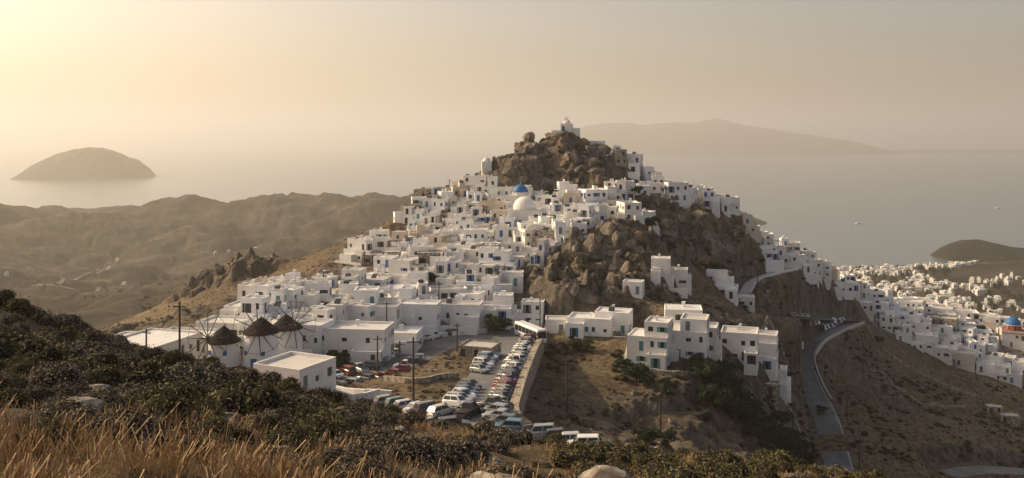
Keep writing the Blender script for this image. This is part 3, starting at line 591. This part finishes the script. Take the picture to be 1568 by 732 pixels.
# ------------------------------------------------------------------ vegetation templates (numpy)
def leafcloud(lobes,nl,size,asp=1.6):
    w=np.array([l[3]**2 for l in lobes]); w=w/w.sum(); ids=rng.choice(len(lobes),nl,p=w)
    L=np.array([l[:3] for l in lobes])[ids]; R=np.array([l[3] for l in lobes])[ids]
    d=rng.normal(size=(nl,3)); d/=np.linalg.norm(d,axis=1)[:,None]; d[:,2]=np.abs(d[:,2])*.9-.15*rng.random(nl)
    rad=R*(1-.45*rng.random(nl)**2)*(1+.12*rng.normal(size=nl)); c=L+d*rad[:,None]
    nrm=d+rng.normal(size=(nl,3))*.7; nrm/=np.linalg.norm(nrm,axis=1)[:,None]
    t1=np.cross(nrm,rng.normal(size=(nl,3))); t1/=np.linalg.norm(t1,axis=1)[:,None]; t2=np.cross(nrm,t1)
    s=size*rng.uniform(.6,1.4,nl)[:,None]; a=t1*s*asp*.5; b=t2*s*.5
    v=np.stack([c-a,c+b*.8,c+a,c-b*.8],1).reshape(-1,3); f=np.arange(nl*4).reshape(-1,4); return v,f
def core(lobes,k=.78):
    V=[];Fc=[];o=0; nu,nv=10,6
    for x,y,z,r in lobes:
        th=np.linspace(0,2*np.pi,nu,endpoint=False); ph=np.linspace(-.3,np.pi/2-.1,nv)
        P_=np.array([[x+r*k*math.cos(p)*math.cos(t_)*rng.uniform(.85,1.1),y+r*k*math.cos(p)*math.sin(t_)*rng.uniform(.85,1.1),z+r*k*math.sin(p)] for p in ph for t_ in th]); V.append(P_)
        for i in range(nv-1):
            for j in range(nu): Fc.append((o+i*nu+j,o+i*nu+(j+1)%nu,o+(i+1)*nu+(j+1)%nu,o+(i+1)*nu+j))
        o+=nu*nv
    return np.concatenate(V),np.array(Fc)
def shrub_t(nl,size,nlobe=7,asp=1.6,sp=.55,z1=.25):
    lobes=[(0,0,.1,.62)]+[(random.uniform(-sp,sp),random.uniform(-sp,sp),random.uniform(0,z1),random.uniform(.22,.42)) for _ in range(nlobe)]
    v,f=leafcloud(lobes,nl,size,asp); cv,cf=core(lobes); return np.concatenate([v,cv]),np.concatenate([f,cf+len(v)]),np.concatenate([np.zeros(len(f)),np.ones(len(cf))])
def grass_t(nb,h):
    a=rng.uniform(0,2*np.pi,nb); r=np.sqrt(rng.random(nb))*.28; bx=np.cos(a)*r; by=np.sin(a)*r; hh=h*rng.uniform(.4,1.15,nb)
    lean=rng.normal(0,.28,(nb,2))*hh[:,None]+np.stack([np.cos(a),np.sin(a)],1)*.2*hh[:,None]; w=rng.uniform(.0025,.005,nb); ta=rng.uniform(0,np.pi,nb); wx=np.cos(ta)*w; wy=np.sin(ta)*w
    b0=np.stack([bx,by,np.zeros(nb)-.05],1); m=b0+np.stack([lean[:,0]*.35,lean[:,1]*.35,hh*.55],1); t_=b0+np.stack([lean[:,0],lean[:,1],hh],1); W_=np.stack([wx,wy,0*wx],1)
    v=np.stack([b0-W_,b0+W_,m+W_,m-W_,t_+W_*1.3,t_-W_*1.3],1).reshape(-1,3); k=np.arange(nb)*6
    f=np.concatenate([np.stack([k,k+1,k+2,k+3],1),np.stack([k+3,k+2,k+4,k+5],1)]); return v,f,np.zeros(len(f))
def scatter(name,tmpl,pos,scl,mats,zs=None,sink=.0,zr=(.6,.95)):
    V=[];Fc=[];Mi=[];o=0
    for i,(p,s) in enumerate(zip(pos,scl)):
        v,f,mi=tmpl[i%len(tmpl)]; a=random.uniform(0,6.28); c,s_=math.cos(a),math.sin(a); zz=s*(zs if zs else random.uniform(*zr))
        q=np.stack([(v[:,0]*c-v[:,1]*s_)*s+p[0],(v[:,0]*s_+v[:,1]*c)*s+p[1],v[:,2]*zz+p[2]-sink*s],1); V.append(q);Fc.append(f+o);Mi.append(mi);o+=len(v)
    if V: return npmesh(name,np.concatenate(V),np.concatenate(Fc),mats,np.concatenate(Mi))
def clearH(X,Y,gap):
    k=np.ones(len(X),bool)
    for a,b,c in HC: k&=((X-a)**2+(Y-b)**2>(c+gap)**2)
    return k
def pts(n,y0,y1,f=.62,power=1.0,cond=None,gap=1.6):
    Y=y0+(y1-y0)*rng.random(n)**power; X=rng.uniform(-1,1,n)*(f*Y+2.5); z,r,rd_=H(X,Y,True)
    k=rd_>1.2
    if y1>60: k&=clearH(X,Y,gap)
    if cond is not None: k&=cond(X,Y,z,r)
    return np.stack([X,Y,z],1)[k]
def spaced(p,s,f=.95):
    keep=[]
    for i in range(len(p)):
        if all((p[i,0]-p[j,0])**2+(p[i,1]-p[j,1])**2>((s[i]+s[j])*f)**2 for j in keep): keep.append(i)
    return p[keep],s[keep]
big=[shrub_t(9000,.027,9,2.2,.5,.35) for _ in range(3)]; mids=[shrub_t(4200,.040,9,2.1,.5,.35) for _ in range(4)]; medt=[shrub_t(1800,.07,8,2) for _ in range(4)]; low=[shrub_t(170,.24,4) for _ in range(6)]
def ang(X,Y): return X/np.maximum(Y,1)
# foreground shrubs: dense on the left shoulder, thinner to the right
p=pts(5200,7,42,cond=lambda X,Y,z,r:(ang(X,Y)<-.08+.2*fbm(X/4,Y/4,2,31))&(Y>8.5-3*fbm(X/2,Y/2,2,95))); s=rng.uniform(.38,1.0,len(p))*np.clip(p[:,1]/14,.6,1.1); p,s=spaced(p,s,.56); NS=len(p)
nr=p[:,1]<15; hm=fbm(p[:,0]/3,p[:,1]/3,2,66)+.3*rng.normal(size=len(p))>.08
for nm,tt,kk,mm in (('foreground_scrub',big,nr&~hm,'scrub'),('foreground_heath',big,nr&hm,'heath'),('slope_scrub',mids,~nr&~hm,'scrub'),('slope_heath',mids,~nr&hm,'heath')):
    q=p[kk][:260]; scatter(nm,tt,q,s[kk][:260],[M[mm],M['core']],sink=.05,zr=(.8,1.1))
p=pts(700,9,48,cond=lambda X,Y,z,r:(ang(X,Y)>-.2)&(fbm(X/5,Y/5,2,44)>-.12)&~((ang(X,Y)>-.09)&(ang(X,Y)<.08)&(Y>30))); s=rng.uniform(.3,.95,len(p)); p,s=spaced(p,s,.7); scatter('heath_scrub',mids,p[:130],s[:130],[M['scrub'],M['core']],sink=.08,zr=(.7,1.0)); NS2=len(p)
p=pts(900,22,42,cond=lambda X,Y,z,r:(ang(X,Y)>.05)&(ang(X,Y)<.42)); s=rng.uniform(.5,1.35,len(p)); p,s=spaced(p,s,.6); scatter('green_heath_scrub',mids,p[:120],s[:120],[M['heath'],M['core']],sink=.05,zr=(.7,1.0))
print('shrubs',NS,NS2,len(p))
p=pts(700,38,85,cond=lambda X,Y,z,r:~((ang(X,Y)>-.1)&(ang(X,Y)<.1))); scatter('ridge_scrub',medt,p[:300],rng.uniform(.3,1.0,len(p)),[M['scrub'],M['core']],sink=.08)
gt=[grass_t(70,.32) for _ in range(6)]
# grass: a fringe close to the viewpoint, and bright patches on the open shoulder
def gc(X,Y,z,r):
    n_=fbm(X/3,Y/3,3,21); A_=ang(X,Y)
    return ((Y<9.5)&(n_>-.1))|((Y>=9.5)&(A_<-.1)&(n_>.3))|((Y>30)&(A_>-.26)&(A_<-.06)&(n_>-.12))|((Y>=9.5)&(A_>=-.1)&(n_>.12))
p=pts(9500,4.5,58,power=.8,cond=gc); scatter('dry_grass',gt,p,rng.uniform(.5,1.2,len(p)),[M['straw']],zs=.9)
gs=[grass_t(26,.11) for _ in range(4)]
p=pts(6000,4,45,power=.8); scatter('short_dry_grass',gs,p,rng.uniform(.7,1.4,len(p)),[M['straw']],zs=1.0)
st_t=[shrub_t(60,.5,3) for _ in range(2)]
p=pts(11000,70,420,cond=lambda X,Y,z,r:(fbm(X/14,Y/14,3,61)+.3*rng.random(len(X))>.0)); scatter('hillside_scrub',low,p,rng.uniform(.25,.9,len(p)),[M['scrub'],M['core']],sink=.1)
p=pts(11000,100,330,cond=lambda X,Y,z,r:(ang(X,Y)>.04)&(fbm(X/18,Y/18,3,71)>.0)); scatter('green_hillside_scrub',low,p,rng.uniform(.5,1.7,len(p)),[M['greenscrub'],M['core']],sink=.1)
p=pts(7000,420,2300,f=.6,cond=lambda X,Y,z,r:(z>3)&(X<0)&(fbm(X/90,Y/90,3,77)>0)); scatter('valley_scrub',st_t,p,rng.uniform(1.0,3.2,len(p)),[M['greenscrub'],M['core']],sink=.1)
print('veg',time.time()-T0)
# rocks
def rock_bm(seed,sub,lo=.45,hi=.85,k_=12):
    bm=bmesh.new(); bmesh.ops.create_icosphere(bm,subdivisions=sub,radius=1); r=random.Random(seed)
    pl=[(Vector((r.gauss(0,1),r.gauss(0,1),r.gauss(0,.8))).normalized(),r.uniform(lo,hi)) for _ in range(k_)]
    for v in bm.verts:
        for nn,dd in pl:
            k=v.co.dot(nn)
            if k>dd: v.co-=nn*(k-dd)*.97
        v.co*=1+r.uniform(-.05,.05)
    return bm
RT=[]
for i in range(9):
    bm=rock_bm(50+i,3,.3,.62,18); v=np.array([q.co[:] for q in bm.verts]); v[:,0]*=1.6; v[:,1]*=1.3; v[:,2]*=random.uniform(.9,1.55); f=np.array([[q.index for q in fc.verts] for fc in bm.faces]); bm.free(); RT.append((v,f,np.zeros(len(f))))
CX=[];CY=[];CS=[]
for b,D,R,am in crags:
    nn=int(R*R*.13*(1 if am>=4 else .45)); a=rng.uniform(0,6.28,nn); q=np.sqrt(rng.random(nn))*R*1.02; x0,y0=XY(b,D); CX+=list(x0+np.cos(a)*q); CY+=list(y0+np.sin(a)*q); CS+=list(rng.uniform(.5,1,nn)**2*(.7*am))
CX=np.array(CX);CY=np.array(CY);CS=np.clip(np.array(CS),.6,3.4); z,r_,rd_=H(CX,CY,True); k=(rd_>CS*1.2+.5)&clearH(CX,CY,2.2)&(r_>.3)
scatter('cliff_outcrops',RT,np.stack([CX,CY,z],1)[k],CS[k],[M['cliff']],sink=.3,zs=1.0); print('outcrops',k.sum())
p=pts(1500,110,330,cond=lambda X,Y,z,r:(ang(X,Y)>.03)&(fbm(X/12,Y/12,3,171)>.1)); scatter('slope_boulders',RT,p,rng.uniform(.2,.9,len(p)),[M['cliff']],sink=.25,zs=.6)
RM=[]
for i in range(5):
    bm=rock_bm(i,3); me=bpy.data.meshes.new('boulder'); bm.to_mesh(me); bm.free(); me.materials.append(M['rock']); RM.append(me)
p=pts(240,8,48); rp=bpy.data.objects.new('foreground_rocks',None); link(rp)
for q in p[:200]:
    o=bpy.data.objects.new('rock',random.choice(RM)); o.location=q; s=random.uniform(.08,.48); o.scale=(s*1.4,s,s*.55); o.rotation_euler=(random.uniform(-.3,.3),0,random.uniform(0,6)); link(o); o.parent=rp
# trees
def tree_mesh(h,w,nl,ls):
    mb=MB(); th=h*.35; mb.tube((0,0,-.8),(0.05*h,0,th),.05*h*.6,.03*h,8,0); lob=[]
    for i in range(9):
        a=i*2.4; rr_=w*random.uniform(.15,.42); zz=h*random.uniform(.35,.85); q=(math.cos(a)*rr_,math.sin(a)*rr_,zz); mb.tube((.05*h,0,th*.95),q,.018*h,.006*h,5,0); lob.append((*q,w*random.uniform(.17,.28)))
    v,f=leafcloud(lob,nl,ls); n0=len(mb.v); mb.v+=[tuple(q) for q in v]; mb.f+=[tuple(int(e)+n0 for e in q) for q in f]; mb.m+=[1]*len(f)
    return mb.mesh('tree',[M['bark'],M['tree']])
TM=[tree_mesh(5,5,2300,.24) for _ in range(5)]
def tree(b,D,s):
    x,y=XY(b,D); o=bpy.data.objects.new('carob_tree',random.choice(TM)); o.location=(x,y,G(x,y)-.2); o.rotation_euler=(0,0,random.uniform(0,6)); o.scale=(s*random.uniform(.9,1.2),s*random.uniform(.9,1.2),s*random.uniform(.8,1)); link(o)
for b,D,s in ((1080,182,1.2),(1100,183,1.4),(1122,186,1.4),(1090,187,1.3),(1112,190,1.4),(1140,192,1.2),(1072,186,1.0),(1130,184,1.2),(1150,188,1.0),(1105,178,1.2),(1160,186,1.0),(1180,184,1.0),(1195,190,1.1),(1210,195,1.1),(1205,186,.9),(1175,178,1.0),(1085,176,.9),(1125,178,1.1),(1145,182,1.1),(1165,192,1.0),(1190,200,1.1),(1215,204,1.0),(1225,210,1.0),(1235,200,.9),(1150,174,.8),(1170,170,.7),
 (975,178,1.0),(955,182,.9),(990,176,.8),(945,188,.6),(1020,172,.6),(870,196,.6),(885,196,.6),(900,195,.6),(1240,190,.6),(1000,150,.7),(1020,148,.7),(990,146,.6),
 (758,205,1.0),(745,212,.8),(772,208,.8),(660,232,.8),(625,215,.8),(700,208,.5),(517,176,.8),(527,172,.6),(985,290,.9),(998,268,1.0),(1003,262,.8),(973,300,.8),(1082,170,.5),(465,166,.5),(1345,325,.7),(1500,380,.9),(1450,362,.7),(1258,258,.6),(1085,285,.7),(1098,278,.6),(1030,272,.7),(1240,212,.8),(1205,176,.8),(1190,172,.7)):
    tree(b,D,s)
# palm
x,y=XY(843,296); mb=MB()
for i in range(6): mb.tube((.05*i,0,i*.75-.6),(.05*(i+1),0,(i+1)*.75-.6),.3-.02*i,.27-.02*i,8,0)
for i in range(34):
    a=i*2.4; el=random.uniform(-.1,1.25); pr=Vector((.3,0,3.9)); d=Vector((math.cos(a)*math.cos(el),math.sin(a)*math.cos(el),math.sin(el))); L=.5; sd=Vector((-math.sin(a),math.cos(a),0))
    for k in range(6):
        q=pr+d*L; 
        for s_ in (-1,1):
            for e in (0,.5):
                r0=pr.lerp(q,e); mb.P([r0,r0+d*.2,r0+d*.35+sd*s_*.55*(1-k*.1)-Vector((0,0,.18)),r0+d*.15+sd*s_*.5*(1-k*.1)-Vector((0,0,.2))],1)
        mb.tube(pr,q,.03,.02,3,0,False); pr=q; d=(d-Vector((0,0,.24))).normalized()
mb.obj('palm_tree',[M['bark'],M['tree']],(x,y,G(x,y)+1.5))
# ------------------------------------------------------------------ islands
IM=simple('island_scrub_rock',[(.3,(.016,.014,.012)),(.6,(.038,.032,.026)),(.8,(.09,.075,.06))],.01,.95,.5,8)
def island(name,prof,D,dep,mt=None,nx=160,ny=50,rough=.12):
    bx=np.array([q[0] for q in prof],float); hz=np.array([EYE-(q[1]-215)*D/F for q in prof]); X0=(bx-784)*D/F
    x=np.linspace(X0[0],X0[-1],nx); v=np.linspace(-1,1,ny); hp=np.interp(x,X0,hz); XX,VV=np.meshgrid(x,v); sh=np.clip(1-np.abs(VV)**1.6,0,1)
    W_=(X0[-1]-X0[0]); e=np.clip(np.minimum(XX-X0[0],X0[-1]-XX)/W_*6,0,1)**.5
    hh=hp[None]*sh; hh=hh*(1+rough*3*(ridged(XX/(W_*.12),VV*3,5,5)-.62)*(1-sh*.75)) -4
    V=np.stack([XX,D+VV*dep*(.35+.65*e)+0*XX,hh],-1).reshape(-1,3); npmesh(name,V,gridfaces(ny,nx),[mt or IM],smooth=True)
island('rocky_island',[(36,272),(48,262),(60,250),(74,241),(90,234),(115,228),(135,225),(152,224),(168,228),(182,234),(196,240),(207,243),(213,248),(219,251),(225,272)],5500,340)
island('distant_island_range',[(790,236),(820,221),(850,211),(870,203),(895,193),(925,189),(960,188),(985,192),(1010,189),(1040,187),(1060,189),(1085,184),(1100,181),(1118,186),(1150,192),(1180,198),(1215,203),(1250,208),(1290,214),(1330,223),(1370,234)],16000,1600,nx=300)
island('low_distant_island',[(1330,232),(1400,229),(1500,230),(1640,229),(1700,234)],16500,800)
island('sea_headland',[(960,345),(1010,330),(1060,318),(1105,313),(1130,319),(1150,329),(1166,335),(1174,344)],2550,180)
island('bay_headland',[(1434,393),(1440,381),(1456,370),(1478,364),(1500,364),(1525,369),(1550,375),(1600,380),(1700,372),(1800,380),(1850,400)],1740,95)
# harbour town & valley farms
def mass(name,cands,sc=1,wm=None):
    mb=MB()
    for x,y in cands:
        z=max(G(x,y),1.0)
        w,d,h=random.uniform(2.5,7)*sc,random.uniform(2.5,5)*sc,random.choice([3,3.2,6,6.4]); mb.M=Matrix.Translation((x,y,z))@Matrix.Rotation(random.uniform(-.8,.8),4,'Z')
        mb.box(-w,w,-d,d,-6,h,0,top=1); mb.box(-w*.5,w*.7,-d*.4,d-.05,h+.01,h+random.choice([.6,2.6]),0,top=1)
        for s_ in range(int(h/2.9)):
            for i in range(3):
                xx=-w+.6+i*(2*w-2)/2.6; mb.P([(xx,-d-.02,s_*3+.7),(xx+1.3,-d-.02,s_*3+.7),(xx+1.3,-d-.02,s_*3+2.3),(xx,-d-.02,s_*3+2.3)],2)
    mb.obj(name,[wm or M['white'],M['roof'],M['glass']])
X=rng.uniform(500,1000,5000);Y=rng.uniform(1100,1650,5000);k=inpoly(X,Y,harbour)&(fbm(X/50,Y/50,2,7)>-.12); mass('harbour_town',list(zip(X[k],Y[k]))[:480],.85,M['harbour'])
mass('hillside_villas',[XY(b,D) for b,D in ((1500,1350),(1510,1346),(1520,1340),(1535,1360),(1550,1345),(1510,1310),(1560,1330),(1545,1300),(1490,1330),(1528,1335),(1542,1330))],.8,M['harbour'])
mass('valley_farmhouses',[XY(b,D) for b,D in ((190,1200),(205,1190),(230,1180),(240,1230),(350,1500),(392,1520),(410,1400),(150,1150),(10,1120),(330,1550),(140,1300))],.6,M['harbour'])
X=rng.uniform(500,1000,900);Y=rng.uniform(1100,1600,900);k=inpoly(X,Y,harbour); X=X[k];Y=Y[k];Z=np.maximum(H(X,Y),1)
nq=min(170,len(X)); scatter('harbour_trees',st_t,np.stack([X,Y,Z],1)[:nq],rng.uniform(2.5,5,nq),[M['greenscrub'],M['core']],zs=2.6)
# boats
def boat(b,D,L,name):
    x,y=XY(b,D); mb=MB(); h=L/2; W_=L*.16
    s=[(-h,.8),(-h*.3,1),(h*.4,.85),(h,.03)]; R=[[(a,-W_*k,1.2),(a,-W_*k*.6,-.3),(a,W_*k*.6,-.3),(a,W_*k,1.2)] for a,k in s]
    for i in range(3):
        for j in range(4): mb.P([R[i][j],R[i+1][j],R[i+1][(j+1)%4],R[i][(j+1)%4]],0)
    mb.P(R[0],0); mb.box(-h*.6,h*.2,-W_*.6,W_*.6,1.21,3,0); mb.tube((0,0,1),(0,0,L*.9),.15,.08,6,1); mb.obj(name,[M['white_paint'],M['metal']],(x,y,0),.3)
boat(1315,2450,22,'sailing_boat'); boat(245,5900,45,'ferry_boat'); boat(1528,3000,20,'sailing_boat')
for b,D,w in ((1522,300,5),(1545,296,6),(735,176,7),(1180,212,4)):
    x,y=XY(b,D); mb=MB(); block(mb,-w/2,w/2,-w/2.4,w/2.4,-4,0,2.4,random.Random(b),win=.3,par=.3); mb.obj('stone_hut',[M['stone'],M['concrete'],M['glass'],PAINT[1],M['metal']],(x,y,G(x,y)),-.3)
for seq in ([(1190,232),(1215,226),(1230,218)],[(590,150),(640,146),(700,152)],[(1060,196),(1100,198),(1180,204)],[(1330,326),(1420,318),(1500,312)],[(1330,298),(1420,288),(1480,298)],[(1110,235),(1160,240),(1200,252)],[(905,118),(960,126),(1010,140)],[(980,184),(1040,182),(1110,188)]):
    c=catmull([(*XY(b,D),G(*XY(b,D))) for b,D in seq],2); c[:,2]=H(c[:,0],c[:,1]); wallstrip('stone_terrace_wall',c,0,.5,.8,1.5,M['stone'])
for seq in ([(505,128),(540,124),(580,127)],[(515,134),(560,130),(600,129)],[(480,140),(500,150),(505,160)],[(600,200),(650,202),(745,207)]):
    c=catmull([(*XY(b,D),0) for b,D in seq],2); c[:,2]=H(c[:,0],c[:,1]); wallstrip('white_boundary_wall',c,0,.35,1.1,1.5,M['white'])
# ------------------------------------------------------------------ atmosphere, light, camera
hz=bpy.data.materials.new('sea_haze'); hz.use_nodes=True; nt=hz.node_tree; nt.nodes.clear(); o_=nt.nodes.new('ShaderNodeOutputMaterial'); vs=nt.nodes.new('ShaderNodeVolumeScatter')
vs.inputs['Color'].default_value=(1,.95,.84,1); vs.inputs['Density'].default_value=.00013; vs.inputs['Anisotropy'].default_value=.34; nt.links.new(vs.outputs[0],o_.inputs['Volume'])
mb=MB(); mb.box(-45000,45000,-3000,45000,-120,1000); mb.obj('sea_haze',[hz])
SAZ=-68; SEL=28
w=bpy.data.worlds.new('World'); scene.world=w; w.use_nodes=True; nt=w.node_tree; bg=nt.nodes['Background']; sk=nt.nodes.new('ShaderNodeTexSky'); sk.sky_type='NISHITA'; sk.sun_disc=False
sk.sun_elevation=math.radians(SEL); sk.sun_rotation=math.radians(SAZ); sk.dust_density=5; sk.air_density=1; sk.ozone_density=1
mx=nt.nodes.new('ShaderNodeMix'); mx.data_type='RGBA'; mx.blend_type='MULTIPLY'; mx.inputs[0].default_value=1; mx.inputs[7].default_value=(1.14,1.0,.88,1)
nt.links.new(sk.outputs[0],mx.inputs[6]); nt.links.new(mx.outputs[2],bg.inputs[0]); bg.inputs[1].default_value=.15
sd=bpy.data.lights.new('sun','SUN'); sd.energy=5; sd.angle=math.radians(.5); sd.color=(1,.79,.48); so=bpy.data.objects.new('sun',sd); link(so)
v=Vector((math.sin(math.radians(SAZ))*math.cos(math.radians(SEL)),math.cos(math.radians(SAZ))*math.cos(math.radians(SEL)),math.sin(math.radians(SEL)))); so.rotation_euler=v.to_track_quat('Z','Y').to_euler()
cd=bpy.data.cameras.new('camera'); co=bpy.data.objects.new('camera',cd); link(co); co.location=(0,0,EYE); co.rotation_euler=(math.radians(90),0,0); cd.sensor_width=36; cd.lens=36*F/1568; cd.shift_y=-151/1568; cd.clip_start=.1; cd.clip_end=100000
scene.camera=co
scene.view_settings.view_transform='Standard'; scene.view_settings.look='None'; scene.view_settings.exposure=0
print('cam ground',G(0,0),'total',time.time()-T0)
